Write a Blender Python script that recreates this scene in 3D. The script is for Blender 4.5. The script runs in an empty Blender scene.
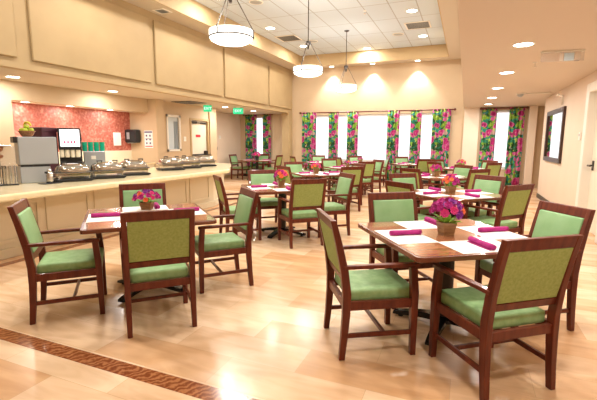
import bpy, bmesh, math, random
from mathutils import Vector, Matrix
random.seed(7)
S = bpy.context.scene
C = S.collection
PI = math.pi
R = math.radians

# ------------------------------------------------------------ materials
def mat(name, col, rough=0.5, metal=0.0, spec=0.5, emit=None, es=0.0, trans=0.0, alpha=1.0, coat=0.0, ior=1.45):
    m = bpy.data.materials.new(name); m.use_nodes = True
    b = m.node_tree.nodes['Principled BSDF']
    b.inputs['Base Color'].default_value = (*col, 1)
    b.inputs['Roughness'].default_value = rough
    b.inputs['Metallic'].default_value = metal
    b.inputs['Specular IOR Level'].default_value = spec
    b.inputs['Transmission Weight'].default_value = trans
    b.inputs['Alpha'].default_value = alpha
    b.inputs['Coat Weight'].default_value = coat
    b.inputs['IOR'].default_value = ior
    if emit:
        b.inputs['Emission Color'].default_value = (*emit, 1)
        b.inputs['Emission Strength'].default_value = es
    return m

def nodes(m):
    nt = m.node_tree
    return nt, nt.nodes, nt.links, nt.nodes['Principled BSDF']

def ramp(N, stops, const=False):
    r = N.new('ShaderNodeValToRGB')
    if const: r.color_ramp.interpolation = 'CONSTANT'
    e = r.color_ramp.elements
    while len(e) < len(stops): e.new(0.5)
    for i, (p, c) in enumerate(stops):
        e[i].position = p; e[i].color = (*c, 1)
    return r

def coords(N, L, scale=(1, 1, 1), rot=(0, 0, 0), world=False):
    mp = N.new('ShaderNodeMapping')
    mp.inputs['Scale'].default_value = scale; mp.inputs['Rotation'].default_value = rot
    if world:
        g = N.new('ShaderNodeNewGeometry'); L.new(g.outputs['Position'], mp.inputs['Vector'])
    else:
        tc = N.new('ShaderNodeTexCoord'); L.new(tc.outputs['Object'], mp.inputs['Vector'])
    return mp

def noisy(name, a, b_, scale=8, stretch=(1, 1, 1), rough=0.5, detail=3, bump=0.0, spec=0.5, coat=0.0, world=False, metal=0.0):
    m = mat(name, a, rough, metal, spec, coat=coat)
    nt, N, L, b = nodes(m)
    mp = coords(N, L, stretch, world=world)
    n = N.new('ShaderNodeTexNoise'); n.inputs['Scale'].default_value = scale; n.inputs['Detail'].default_value = detail
    L.new(mp.outputs[0], n.inputs['Vector'])
    r = ramp(N, [(0.3, a), (0.7, b_)])
    L.new(n.outputs['Fac'], r.inputs[0]); L.new(r.outputs[0], b.inputs['Base Color'])
    if bump:
        bp = N.new('ShaderNodeBump'); bp.inputs['Strength'].default_value = bump; bp.inputs['Distance'].default_value = 0.01
        L.new(n.outputs['Fac'], bp.inputs['Height']); L.new(bp.outputs[0], b.inputs['Normal'])
    return m

M = {}
M['wood'] = noisy('mahogany', (0.085, 0.013, 0.006), (0.155, 0.030, 0.012), 5, (6, 6, 1), 0.34, coat=0.1, spec=0.35)
M['tabletop'] = noisy('table_veneer', (0.26, 0.085, 0.035), (0.42, 0.18, 0.085), 3, (1, 9, 9), 0.16, coat=0.5)
M['edge'] = noisy('table_edge', (0.13, 0.032, 0.015), (0.20, 0.058, 0.026), 6, (1, 6, 6), 0.25, coat=0.3)
M['mint'] = noisy('mint_vinyl', (0.20, 0.37, 0.16), (0.28, 0.46, 0.23), 5, rough=0.38, bump=0.05)
M['olive'] = noisy('olive_weave', (0.26, 0.325, 0.085), (0.34, 0.40, 0.13), 60, rough=0.8, bump=0.1)
M['seatfab'] = noisy('green_seat_fabric', (0.22, 0.38, 0.15), (0.31, 0.48, 0.22), 20, rough=0.5, bump=0.05)
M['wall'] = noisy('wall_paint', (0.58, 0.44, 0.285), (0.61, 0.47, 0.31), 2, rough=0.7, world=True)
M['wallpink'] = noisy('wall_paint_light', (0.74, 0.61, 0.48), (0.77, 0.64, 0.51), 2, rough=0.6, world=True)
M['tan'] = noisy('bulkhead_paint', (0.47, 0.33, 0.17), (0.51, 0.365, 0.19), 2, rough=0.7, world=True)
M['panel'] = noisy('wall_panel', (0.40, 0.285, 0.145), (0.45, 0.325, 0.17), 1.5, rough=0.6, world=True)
M['ceil'] = mat('ceiling_paint', (0.68, 0.58, 0.48), 0.8)
M['soffit'] = mat('soffit_paint', (0.58, 0.50, 0.39), 0.8)
M['white'] = mat('white_trim', (0.82, 0.78, 0.70), 0.4)
M['door'] = mat('door_cream', (0.80, 0.75, 0.62), 0.4)
M['cream'] = noisy('cream_laminate', (0.80, 0.67, 0.40), (0.85, 0.73, 0.48), 2, (1, 6, 1), 0.2, coat=0.4)
M['creamp'] = noisy('cream_cabinet', (0.76, 0.68, 0.50), (0.80, 0.72, 0.54), 1.2, rough=0.4)
M['bsplash'] = mat('cream_tile', (0.85, 0.78, 0.62), 0.3)
M['steel'] = mat('stainless', (0.62, 0.62, 0.61), 0.22, 1.0)
M['chrome'] = mat('chrome', (0.8, 0.8, 0.8), 0.08, 1.0)
M['grey'] = mat('grey_steel_panel', (0.40, 0.43, 0.46), 0.35, 0.4)
M['dark'] = mat('dark_bronze', (0.045, 0.035, 0.03), 0.35, 0.6)
M['black'] = mat('black_plastic', (0.015, 0.016, 0.018), 0.35)
M['blackgloss'] = mat('black_gloss_metal', (0.03, 0.03, 0.032), 0.12, 0.7)
M['maroon'] = mat('maroon_plastic', (0.07, 0.018, 0.03), 0.4)
M['amber'] = mat('brown_grounds', (0.22, 0.08, 0.03), 0.6)
M['greenpl'] = mat('green_plastic', (0.0, 0.42, 0.25), 0.4)
M['napkin'] = noisy('magenta_napkin', (0.31, 0.008, 0.125), (0.44, 0.015, 0.20), 30, rough=0.75, bump=0.15)
M['mat'] = mat('white_paper', (0.82, 0.80, 0.78), 0.6)
M['glass'] = mat('clear_glass', (1, 1, 1), 0.0, trans=1.0, ior=1.05, spec=0.3)
M['clearpl'] = mat('clear_plastic', (0.86, 0.86, 0.84), 0.1, trans=0.85, ior=1.2)
M['mirror'] = mat('mirror_glass', (0.9, 0.92, 0.92), 0.02, 1.0)
M['frame'] = mat('dark_wood_frame', (0.045, 0.018, 0.012), 0.3)
M['rod'] = mat('curtain_rod_wood', (0.13, 0.03, 0.018), 0.35)
M['blind'] = mat('white_blind', (0.9, 0.9, 0.9), 0.6)
M['lampglass'] = mat('lamp_glass', (0.95, 0.92, 0.85), 0.4, emit=(1, 0.96, 0.88), es=1.6)
M['lens'] = mat('lit_lens', (1, 1, 1), 0.4, emit=(1, 0.96, 0.88), es=9.0)
M['screen'] = mat('lit_screen', (0.9, 0.9, 0.9), 0.3, emit=(0.85, 0.9, 1.0), es=1.3)
M['exitg'] = mat('exit_green', (0.0, 0.25, 0.1), 0.4, emit=(0.02, 0.6, 0.25), es=0.8)
M['exitw'] = mat('exit_letters', (0.7, 1.0, 0.8), 0.4, emit=(0.6, 1.0, 0.75), es=1.0)
M['pot'] = noisy('bronze_wood_pot', (0.20, 0.095, 0.035), (0.34, 0.19, 0.08), 14, (1, 1, 4), 0.35)
M['leaf'] = noisy('leaf_green', (0.10, 0.30, 0.02), (0.30, 0.50, 0.05), 12, rough=0.5)
M['apple'] = noisy('green_apple', (0.35, 0.50, 0.03), (0.55, 0.60, 0.06), 9, rough=0.3)
M['banana'] = mat('banana_yellow', (0.70, 0.55, 0.05), 0.4)
M['basket'] = noisy('basket_wicker', (0.20, 0.08, 0.03), (0.38, 0.18, 0.07), 60, rough=0.6, bump=0.4)
M['sign'] = mat('sign_paper', (0.85, 0.85, 0.86), 0.5)
M['ink'] = mat('sign_ink', (0.09, 0.08, 0.20), 0.5)
M['redink'] = mat('red_ink', (0.6, 0.03, 0.05), 0.5)
M['base'] = mat('black_baseboard', (0.03, 0.025, 0.022), 0.4)
fl = [('magenta', (0.36, 0.008, 0.17)), ('purple', (0.19, 0.015, 0.22)), ('orange', (0.70, 0.15, 0.05)), ('pink', (0.55, 0.03, 0.18)), ('violet', (0.33, 0.12, 0.50))]
for n, c in fl: M['f_' + n] = noisy('petal_' + n, c, tuple(min(1, v * 1.5 + 0.02) for v in c), 25, rough=0.6)

def make_floor():
    m = mat('polished_floor', (0.7, 0.5, 0.3), 0.27, coat=0.12); nt, N, L, b = nodes(m)
    b.inputs['Coat Roughness'].default_value = 0.12
    mp = coords(N, L, (1, 1, 1), (0, 0, 0), True)
    br = N.new('ShaderNodeTexBrick'); br.offset = 0.5; br.inputs['Scale'].default_value = 1.0
    br.inputs['Brick Width'].default_value = 0.92; br.inputs['Row Height'].default_value = 0.31
    br.inputs['Mortar Size'].default_value = 0.0012
    br.inputs['Color1'].default_value = (0.70, 0.405, 0.205, 1); br.inputs['Color2'].default_value = (0.90, 0.67, 0.46, 1)
    br.inputs['Mortar'].default_value = (0.58, 0.36, 0.19, 1)
    L.new(mp.outputs[0], br.inputs['Vector'])
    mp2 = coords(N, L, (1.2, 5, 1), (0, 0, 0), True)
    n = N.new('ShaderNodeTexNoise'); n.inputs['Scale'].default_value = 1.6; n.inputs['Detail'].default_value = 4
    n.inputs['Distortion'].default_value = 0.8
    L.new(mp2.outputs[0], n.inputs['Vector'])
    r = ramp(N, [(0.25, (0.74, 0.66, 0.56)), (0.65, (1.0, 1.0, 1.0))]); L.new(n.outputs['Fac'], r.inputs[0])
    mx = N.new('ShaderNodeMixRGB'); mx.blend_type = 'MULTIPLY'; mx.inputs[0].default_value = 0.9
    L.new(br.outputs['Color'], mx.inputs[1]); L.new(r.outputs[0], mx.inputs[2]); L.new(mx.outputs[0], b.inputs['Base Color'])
    return m
M['floor'] = make_floor()

def make_burl():
    m = mat('burl_strip', (0.3, 0.1, 0.04), 0.15); nt, N, L, b = nodes(m)
    mp = coords(N, L, (1, 1, 1), (0, 0, R(35)), True)
    w = N.new('ShaderNodeTexWave'); w.inputs['Scale'].default_value = 7; w.inputs['Distortion'].default_value = 9
    w.inputs['Detail'].default_value = 3; w.inputs['Detail Scale'].default_value = 2
    L.new(mp.outputs[0], w.inputs['Vector'])
    r = ramp(N, [(0.0, (0.20, 0.055, 0.02)), (0.6, (0.30, 0.10, 0.038)), (1.0, (0.42, 0.17, 0.065))])
    L.new(w.outputs['Fac'], r.inputs[0]); L.new(r.outputs[0], b.inputs['Base Color']); return m
M['burl'] = make_burl()

def make_tiles():
    m = mat('acoustic_tiles', (0.8, 0.8, 0.8), 0.9); nt, N, L, b = nodes(m)
    mp = coords(N, L, (1, 1, 1), (0, 0, R(90)), True)
    br = N.new('ShaderNodeTexBrick'); br.offset = 0.0; br.inputs['Scale'].default_value = 1
    br.inputs['Brick Width'].default_value = 1.22; br.inputs['Row Height'].default_value = 0.61
    br.inputs['Mortar Size'].default_value = 0.012
    br.inputs['Color1'].default_value = (0.58, 0.66, 0.73, 1); br.inputs['Color2'].default_value = (0.55, 0.63, 0.70, 1)
    br.inputs['Mortar'].default_value = (0.36, 0.38, 0.39, 1)
    L.new(mp.outputs[0], br.inputs['Vector']); L.new(br.outputs['Color'], b.inputs['Base Color']); return m
M['tiles'] = make_tiles()

def make_red():
    m = mat('red_wallcovering', (0.4, 0.1, 0.08), 0.5); nt, N, L, b = nodes(m)
    mp = coords(N, L, (1, 1, 1), (0, 0, 0), True)
    v = N.new('ShaderNodeTexVoronoi'); v.feature = 'SMOOTH_F1'; v.inputs['Scale'].default_value = 22
    n = N.new('ShaderNodeTexNoise'); n.inputs['Scale'].default_value = 9; n.inputs['Detail'].default_value = 5
    L.new(mp.outputs[0], v.inputs['Vector']); L.new(mp.outputs[0], n.inputs['Vector'])
    mx = N.new('ShaderNodeMixRGB'); mx.inputs[0].default_value = 0.5
    L.new(v.outputs['Distance'], mx.inputs[1]); L.new(n.outputs['Fac'], mx.inputs[2])
    r = ramp(N, [(0.25, (0.34, 0.075, 0.055)), (0.5, (0.50, 0.15, 0.11)), (0.68, (0.66, 0.30, 0.23))])
    L.new(mx.outputs[0], r.inputs[0]); L.new(r.outputs[0], b.inputs['Base Color']); return m
M['red'] = make_red()

def make_floral():
    m = mat('floral_print', (0.2, 0.5, 0.2), 0.8); nt, N, L, b = nodes(m)
    mp = coords(N, L, (1, 0.35, 1), (0, 0, 0), False)
    n = N.new('ShaderNodeTexNoise'); n.inputs['Scale'].default_value = 5; n.inputs['Detail'].default_value = 2
    L.new(mp.outputs[0], n.inputs['Vector'])
    add = N.new('ShaderNodeMixRGB'); add.blend_type = 'LINEAR_LIGHT'; add.inputs[0].default_value = 0.12
    L.new(mp.outputs[0], add.inputs[1]); L.new(n.outputs['Color'], add.inputs[2])
    v = N.new('ShaderNodeTexVoronoi'); v.inputs['Scale'].default_value = 11
    L.new(add.outputs[0], v.inputs['Vector'])
    sep = N.new('ShaderNodeSeparateColor'); L.new(v.outputs['Color'], sep.inputs[0])
    leaf = ramp(N, [(0, (0.015, 0.07, 0.02)), (0.25, (0.02, 0.19, 0.10)), (0.45, (0.20, 0.36, 0.03)), (0.6, (0.02, 0.24, 0.19)), (0.78, (0.36, 0.48, 0.10)), (0.9, (0.45, 0.30, 0.25))], True)
    L.new(sep.outputs[0], leaf.inputs[0])
    v2 = N.new('ShaderNodeTexVoronoi'); v2.inputs['Scale'].default_value = 4.3; v2.inputs['Randomness'].default_value = 0.75
    L.new(add.outputs[0], v2.inputs['Vector'])
    flo = ramp(N, [(0.0, (0.62, 0.20, 0.32)), (0.12, (0.46, 0.02, 0.17)), (0.28, (0.28, 0.01, 0.10)), (0.36, (0.55, 0.10, 0.28))], True)
    L.new(v2.outputs['Distance'], flo.inputs[0])
    mask = ramp(N, [(0, (1, 1, 1)), (0.50, (0, 0, 0))], True); L.new(v2.outputs['Distance'], mask.inputs[0])
    mx = N.new('ShaderNodeMixRGB'); L.new(mask.outputs[0], mx.inputs[0]); L.new(leaf.outputs[0], mx.inputs[1]); L.new(flo.outputs[0], mx.inputs[2])
    L.new(mx.outputs[0], b.inputs['Base Color']); return m
M['floral'] = make_floral()

# ------------------------------------------------------------ helpers
def box(bm, x0, x1, y0, y1, z0, z1, bev=0.0, seg=1):
    r = bmesh.ops.create_cube(bm, size=1.0)
    vs = r['verts']
    for v in vs:
        v.co = Vector(((x0 + x1) / 2 + v.co.x * (x1 - x0), (y0 + y1) / 2 + v.co.y * (y1 - y0), (z0 + z1) / 2 + v.co.z * (z1 - z0)))
    if bev:
        es = list({e for v in vs for e in v.link_edges})
        bmesh.ops.bevel(bm, geom=es, offset=bev, segments=seg, affect='EDGES', profile=0.6)
    return vs

def bar(bm, pts):
    """swept rectangular bar; pts = (centre, half_x, half_y) sections, last axis z or y picked by direction"""
    rings = []
    for (c, hx, hy, ax) in pts:
        c = Vector(c)
        if ax == 'z': q = [(-hx, -hy, 0), (hx, -hy, 0), (hx, hy, 0), (-hx, hy, 0)]
        elif ax == 'y': q = [(-hx, 0, -hy), (hx, 0, -hy), (hx, 0, hy), (-hx, 0, hy)]
        else: q = [(0, -hx, -hy), (0, hx, -hy), (0, hx, hy), (0, -hx, hy)]
        rings.append([bm.verts.new(c + Vector(o)) for o in q])
    for a, b in zip(rings, rings[1:]):
        for i in range(4): bm.faces.new((a[i], a[(i + 1) % 4], b[(i + 1) % 4], b[i]))
    bm.faces.new(rings[0]); bm.faces.new(rings[-1])

def lathe(bm, prof, n=24, c=(0, 0, 0), sx=1, sy=1):
    rings = []
    for r, z in prof:
        rings.append([bm.verts.new((c[0] + math.cos(2 * PI * i / n) * r * sx, c[1] + math.sin(2 * PI * i / n) * r * sy, c[2] + z)) for i in range(n)])
    for a, b in zip(rings, rings[1:]):
        for i in range(n): bm.faces.new((a[i], a[(i + 1) % n], b[(i + 1) % n], b[i]))
    if prof[0][0] > 0: bm.faces.new(rings[0])
    if prof[-1][0] > 0: bm.faces.new(rings[-1])

def tube(bm, a, b, r, n=8, r2=None):
    a = Vector(a); b = Vector(b); d = (b - a); q = d.to_track_quat('Z', 'Y'); r2 = r if r2 is None else r2
    ra = [bm.verts.new(a + q @ Vector((math.cos(2 * PI * i / n) * r, math.sin(2 * PI * i / n) * r, 0))) for i in range(n)]
    rb = [bm.verts.new(b + q @ Vector((math.cos(2 * PI * i / n) * r2, math.sin(2 * PI * i / n) * r2, 0))) for i in range(n)]
    for i in range(n): bm.faces.new((ra[i], ra[(i + 1) % n], rb[(i + 1) % n], rb[i]))
    bm.faces.new(ra); bm.faces.new(rb)

def prism(bm, poly, z0, z1):
    a = [bm.verts.new((x, y, z0)) for x, y in poly]; b = [bm.verts.new((x, y, z1)) for x, y in poly]
    n = len(poly)
    for i in range(n): bm.faces.new((a[i], a[(i + 1) % n], b[(i + 1) % n], b[i]))
    bm.faces.new(a); bm.faces.new(b)

def obj(name, bm, m, parent=None, smooth=False, loc=None, bevel=0.0, subsurf=0):
    bmesh.ops.remove_doubles(bm, verts=bm.verts, dist=1e-5)
    bmesh.ops.recalc_face_normals(bm, faces=bm.faces)
    me = bpy.data.meshes.new(name); bm.to_mesh(me); bm.free()
    if smooth:
        for p in me.polygons: p.use_smooth = True
    me.materials.append(m)
    o = bpy.data.objects.new(name, me); C.objects.link(o)
    if parent: o.parent = parent
    if loc: o.location = loc
    if bevel:
        md = o.modifiers.new('bevel', 'BEVEL'); md.width = bevel; md.segments = 2; md.limit_method = 'ANGLE'
    if subsurf:
        md = o.modifiers.new('sub', 'SUBSURF'); md.levels = subsurf; md.render_levels = subsurf
    return o

def quick(name, m, parent=None, fn=None, **k):
    bm = bmesh.new(); fn(bm); return obj(name, bm, m, parent, **k)

def tag(o, label, cat, group=None, kind=None):
    o['label'] = label; o['category'] = cat
    if group: o['group'] = group
    if kind: o['kind'] = kind
    return o

def thing(name, label, cat, loc=(0, 0, 0), rz=0, group=None):
    o = bpy.data.objects.new(name, None); o.empty_display_size = 0.1; C.objects.link(o)
    o.location = loc; o.rotation_euler = (0, 0, rz); return tag(o, label, cat, group)

def copy_tree(o, parent=None):
    c = o.copy(); C.objects.link(c)
    if parent: c.parent = parent
    for ch in list(o.children): copy_tree(ch, c)
    return c

def struct(name, m, fn, parent=None, label=None, **k):
    o = quick(name, m, parent, fn, **k); o['kind'] = 'structure'
    if label: o['label'] = label
    return o

def sthing(name, loc=(0, 0, 0), label=None):
    o = bpy.data.objects.new(name, None); C.objects.link(o); o.location = loc; o['kind'] = 'structure'
    if label: o['label'] = label
    return o

YB = 14.85; XR = 1.87; ZL = 2.60; ZS = 4.20; ZT = 4.60; XB = -6.42; XW = -7.85; ZLL = 2.55
# ------------------------------------------------------------ shell
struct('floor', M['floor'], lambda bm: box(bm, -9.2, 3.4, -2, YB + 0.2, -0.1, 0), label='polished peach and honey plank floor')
struct('trim_1', M['burl'], lambda bm: box(bm, -5.01, 3.3, 1.72, 1.84, 0, 0.002), label='dark burl border strip across the front of the floor')
struct('trim_2', M['burl'], lambda bm: box(bm, -5.01, -4.89, 1.84, 8.2, 0, 0.002), label='dark burl border strip along the serving counter')

def wall_back(bm):
    y0, y1 = YB, YB + 0.2
    holes = [(-8.15, -7.5, 0.75, 2.48), (-5.5, -0.95, 0.75, 2.46), (0.72, 1.42, 0.6, 2.5)]
    x = -9.2
    for (a, b_, s, h) in holes:
        box(bm, x, a, y0, y1, 0, 4.8)
        box(bm, a, b_, y0, y1, 0, s); box(bm, a, b_, y0, y1, h, 4.8); x = b_
    box(bm, x, 3.4, y0, y1, 0, 4.8)
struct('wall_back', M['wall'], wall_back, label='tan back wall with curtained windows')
struct('wall_fill_block_front', M['wall'], lambda bm: box(bm, -9.2, 3.4, -2.2, -2, 0, 4.8), label='unseen tan wall added behind the viewpoint to cut fill light')  # unseen, added to block flat world fill from behind the camera
struct('wall_fill_block_right', M['wallpink'], lambda bm: box(bm, 3.2, 3.4, -2, 12.4, 0, ZL))  # unseen outer wall, added to close the right side against fill light
# right room: ceiling, wall, returns
struct('ceiling', M['ceil'], lambda bm: box(bm, -0.13, 3.4, -2, YB, ZL, ZL + 0.1), label='low beige ceiling on the right')
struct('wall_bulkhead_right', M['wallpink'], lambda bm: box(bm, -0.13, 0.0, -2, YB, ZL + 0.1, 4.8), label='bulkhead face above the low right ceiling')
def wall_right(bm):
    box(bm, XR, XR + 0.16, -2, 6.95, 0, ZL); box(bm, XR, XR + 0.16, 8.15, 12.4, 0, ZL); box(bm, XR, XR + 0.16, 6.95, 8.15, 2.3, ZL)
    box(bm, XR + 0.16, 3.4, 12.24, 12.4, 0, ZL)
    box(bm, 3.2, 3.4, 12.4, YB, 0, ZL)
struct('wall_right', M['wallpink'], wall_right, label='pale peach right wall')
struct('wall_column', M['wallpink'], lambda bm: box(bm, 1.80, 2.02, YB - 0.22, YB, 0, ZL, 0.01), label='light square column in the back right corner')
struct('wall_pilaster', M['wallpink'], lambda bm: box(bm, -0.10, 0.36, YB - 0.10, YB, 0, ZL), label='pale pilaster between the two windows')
struct('baseboard_right', M['base'], lambda bm: (box(bm, XR - 0.015, XR, -2, 6.8, 0, 0.11), box(bm, XR - 0.015, XR, 8.3, 12.4, 0, 0.11)))
struct('baseboard_back', M['base'], lambda bm: (box(bm, -6.3, -0.1, YB - 0.015, YB, 0, 0.11), box(bm, 0.36, 1.8, YB - 0.015, YB, 0, 0.11), box(bm, -8.8, -6.8, YB - 0.015, YB, 0, 0.11)))
# tray ceiling
tx0, tx1, ty0, ty1 = -5.87, -0.66, 0.8, 14.32
def soffit(bm):
    box(bm, XB, tx0, -2, YB, ZS, ZS + 0.5); box(bm, tx1, -0.13, -2, YB, ZS, ZS + 0.5)
    box(bm, tx0, tx1, ty1, YB, ZS, ZS + 0.5); box(bm, tx0, tx1, -2, ty0, ZS, ZS + 0.5)
struct('ceiling_soffit', M['soffit'], soffit, label='raised border of the tray ceiling')
def band(bm):
    box(bm, tx0, tx0 + 0.02, ty0, ty1, ZS, ZT); box(bm, tx1 - 0.02, tx1, ty0, ty1, ZS, ZT)
    box(bm, tx0, tx1, ty1 - 0.02, ty1, ZS, ZT); box(bm, tx0, tx1, ty0, ty0 + 0.02, ZS, ZT)
struct('trim_3', M['tan'], band, label='tan vertical band inside the tray ceiling')
struct('ceiling_tray', M['tiles'], lambda bm: box(bm, tx0, tx1, ty0, ty1, ZT, ZT + 0.1), label='white acoustic tile tray ceiling')
# left bulkhead
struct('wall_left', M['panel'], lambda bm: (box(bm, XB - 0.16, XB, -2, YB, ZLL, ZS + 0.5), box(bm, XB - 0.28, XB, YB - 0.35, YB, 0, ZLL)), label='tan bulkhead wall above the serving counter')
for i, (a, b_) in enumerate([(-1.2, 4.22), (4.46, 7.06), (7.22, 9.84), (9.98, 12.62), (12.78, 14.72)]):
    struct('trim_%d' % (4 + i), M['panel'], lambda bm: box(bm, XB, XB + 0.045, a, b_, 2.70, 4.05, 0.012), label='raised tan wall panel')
struct('ceiling_left', M['soffit'], lambda bm: box(bm, -9.2, XB - 0.16, -2, YB, ZLL, ZLL + 0.12), label='low ceiling over the servery')
# left servery wall with niche
def servery(bm):
    x0, x1 = XW - 0.15, XW
    box(bm, x0, x1, -2, 5.0, 0, ZLL)
    box(bm, x0, x1, 5.0, 8.5, 2.2, ZLL)
    box(bm, x0, x1, 8.8, 9.18, 0, ZLL); box(bm, x0, x1, 9.18, 9.78, 0, 1.16); box(bm, x0, x1, 9.18, 9.78, 2.2, ZLL)
    box(bm, x0, x1, 9.78, 10.25, 0, ZLL); box(bm, x0, x1, 10.25, 11.22, 2.16, ZLL)
    box(bm, x0, x1 + 0.06, 11.22, 11.6, 0, ZLL)
struct('wall_servery', M['wall'], servery, label='tan wall behind the serving counter')
struct('wall_pier', M['wall'], lambda bm: box(bm, -8.55, -7.58, 8.5, 8.8, 0, ZLL), label='cream pier beside the red niche')
struct('wall_niche', M['red'], lambda bm: box(bm, -8.6, -8.5, 5.0, 8.5, 1.2, 2.25), label='red textured wall covering in the niche')
struct('wall_backsplash', M['bsplash'], lambda bm: box(bm, -8.6, -8.495, 5.0, 8.5, 0, 1.2), label='cream backsplash under the red wall')
struct('ceiling_niche', M['white'], lambda bm: box(bm, -8.6, XW - 0.15, 4.9, 8.5, 2.22, 2.32))
struct('wall_niche_side', M['wall'], lambda bm: box(bm, -8.6, XW - 0.15, 4.9, 5.0, 0, 2.4))
struct('wall_corridor', M['wallpink'], lambda bm: (box(bm, -8.95, -8.8, 11.6, YB, 0, ZLL), box(bm, -8.95, -7.9, 11.5, 11.6, 0, ZLL), box(bm, -8.95, -8.75, 8.8, 11.5, 0, ZLL)), label='pale corridor wall beyond the door')
struct('baseboard_left', M['tan'], lambda bm: box(bm, -8.8, -8.785, 11.6, YB, 0, 0.12))

# windows
def window(n, x0, x1, z0, z1, mull, blinds, label):
    w = sthing('window_%d' % n, ((x0 + x1) / 2, YB + 0.1, z0), label)
    cx = (x0 + x1) / 2
    def fr(bm):
        for a, b_ in ((x0, x0 + 0.05), (x1 - 0.05, x1)): box(bm, a - cx, b_ - cx, -0.04, 0.04, 0, z1 - z0)
        box(bm, x0 - cx, x1 - cx, -0.04, 0.04, 0, 0.05); box(bm, x0 - cx, x1 - cx, -0.04, 0.04, z1 - z0 - 0.05, z1 - z0)
        for mx in mull: box(bm, mx - 0.035 - cx, mx + 0.035 - cx, -0.035, 0.035, 0, z1 - z0)
    quick('window_frame', M['white'], w, fr)
    quick('glass_pane', M['glass'], w, lambda bm: box(bm, x0 + 0.05 - cx, x1 - 0.05 - cx, 0.02, 0.026, 0.05, z1 - z0 - 0.05))
    quick('window_sill', M['white'], w, lambda bm: box(bm, x0 - 0.04 - cx, x1 + 0.04 - cx, -0.14, -0.04, -0.03, 0.005))
    edges = [x0 + 0.06] + [e for mx in mull for e in (mx - 0.04, mx + 0.04)] + [x1 - 0.06]
    for a, b_ in zip(edges[::2], edges[1::2]):
        def bl(bm):
            box(bm, a - cx, b_ - cx, -0.075, -0.045, z1 - z0 - 0.08, z1 - z0 - 0.02)
            z = 0.02
            while z < z1 - z0 - 0.09:
                box(bm, a - cx, b_ - cx, -0.075, -0.05, z, z + 0.004); z += 0.055
        quick('blind', M['blind'], w, bl)
window(1, -8.15, -7.5, 0.75, 2.48, [], 1, 'narrow window in the left nook')
window(2, -5.5, -0.95, 0.75, 2.46, [-4.67, -3.92, -2.43, -1.65], 1, 'wide bank of windows in the back wall')
window(3, 0.72, 1.42, 0.6, 2.5, [], 1, 'narrow window in the right alcove')
# world seen outside
# servery window (interior) and doors
w4 = sthing('window_4', (XW, 9.48, 1.16), 'window with a white frame behind the serving counter')
def wf(bm):
    box(bm, -0.02, 0.03, -0.30, -0.24, 0, 1.04); box(bm, -0.02, 0.03, 0.24, 0.30, 0, 1.04)
    box(bm, -0.02, 0.03, -0.30, 0.30, 0, 0.06); box(bm, -0.02, 0.03, -0.30, 0.30, 0.98, 1.04)
quick('window_frame', M['white'], w4, wf)
quick('glass_pane', mat('frosted_blue_glass', (0.55, 0.62, 0.66), 0.12, spec=0.8), w4, lambda bm: box(bm, -0.05, -0.03, -0.24, 0.24, 0.06, 0.98))
quick('blind', mat('grey_blue_blind', (0.25, 0.30, 0.34), 0.6), w4, lambda bm: box(bm, -0.028, -0.018, 0.06, 0.22, 0.08, 0.86))

d1 = sthing('door_1', (XW, 10.73, 0), 'cream door with a dark closer behind the serving counter')
quick('door_panel', M['door'], d1, lambda bm: box(bm, -0.10, -0.05, -0.42, 0.42, 0.0, 2.10, 0.004))
def dfr(bm):
    box(bm, -0.15, 0.02, -0.485, -0.42, 0, 2.16); box(bm, -0.15, 0.02, 0.42, 0.485, 0, 2.16); box(bm, -0.15, 0.02, -0.42, 0.42, 2.10, 2.16)
quick('door_frame', M['tan'], d1, dfr)
quick('door_closer', M['dark'], d1, lambda bm: (box(bm, -0.05, 0.01, -0.40, -0.12, 2.0, 2.07, 0.01), box(bm, -0.05, -0.02, 0.1, 0.4, 2.0, 2.05, 0.005), tube(bm, (-0.01, -0.15, 2.03), (-0.02, 0.2, 2.02), 0.012)))
quick('push_bar', M['dark'], d1, lambda bm: (box(bm, -0.05, 0.0, -0.38, 0.38, 1.0, 1.05, 0.008), box(bm, -0.05, 0.02, 0.25, 0.40, 0.97, 1.15, 0.01)))
quick('door_sign', M['redink'], d1, lambda bm: box(bm, -0.05, -0.046, -0.14, 0.10, 1.58, 1.66))

d2 = sthing('door_2', (XR, 7.55, 0), 'cream door with a dark lever in the right wall')
quick('door_panel', M['door'], d2, lambda bm: (box(bm, 0.11, 0.15, -0.56, 0.58, 0.0, 2.28, 0.004), box(bm, 0.10, 0.11, -0.4, 0.42, 0.25, 1.0, 0.004), box(bm, 0.10, 0.11, -0.4, 0.42, 1.2, 2.1, 0.004)))
def dfr2(bm):
    box(bm, -0.03, 0.15, 0.58, 0.75, 0, 2.43, 0.008); box(bm, -0.03, 0.15, -0.73, -0.56, 0, 2.43, 0.008); box(bm, -0.03, 0.15, -0.56, 0.58, 2.28, 2.43, 0.008)
quick('door_frame', M['white'], d2, dfr2)
def lev(bm):
    tube(bm, (0.11, 0.47, 1.08), (0.03, 0.47, 1.08), 0.014); lathe(bm, [(0.035, 0), (0.035, 0.012)], 12, (0, 0, 0)) if False else None
    box(bm, 0.095, 0.11, 0.43, 0.51, 1.0, 1.16, 0.005); box(bm, 0.02, 0.045, 0.33, 0.49, 1.065, 1.095, 0.006)
quick('door_handle', M['dark'], d2, lev)

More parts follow.
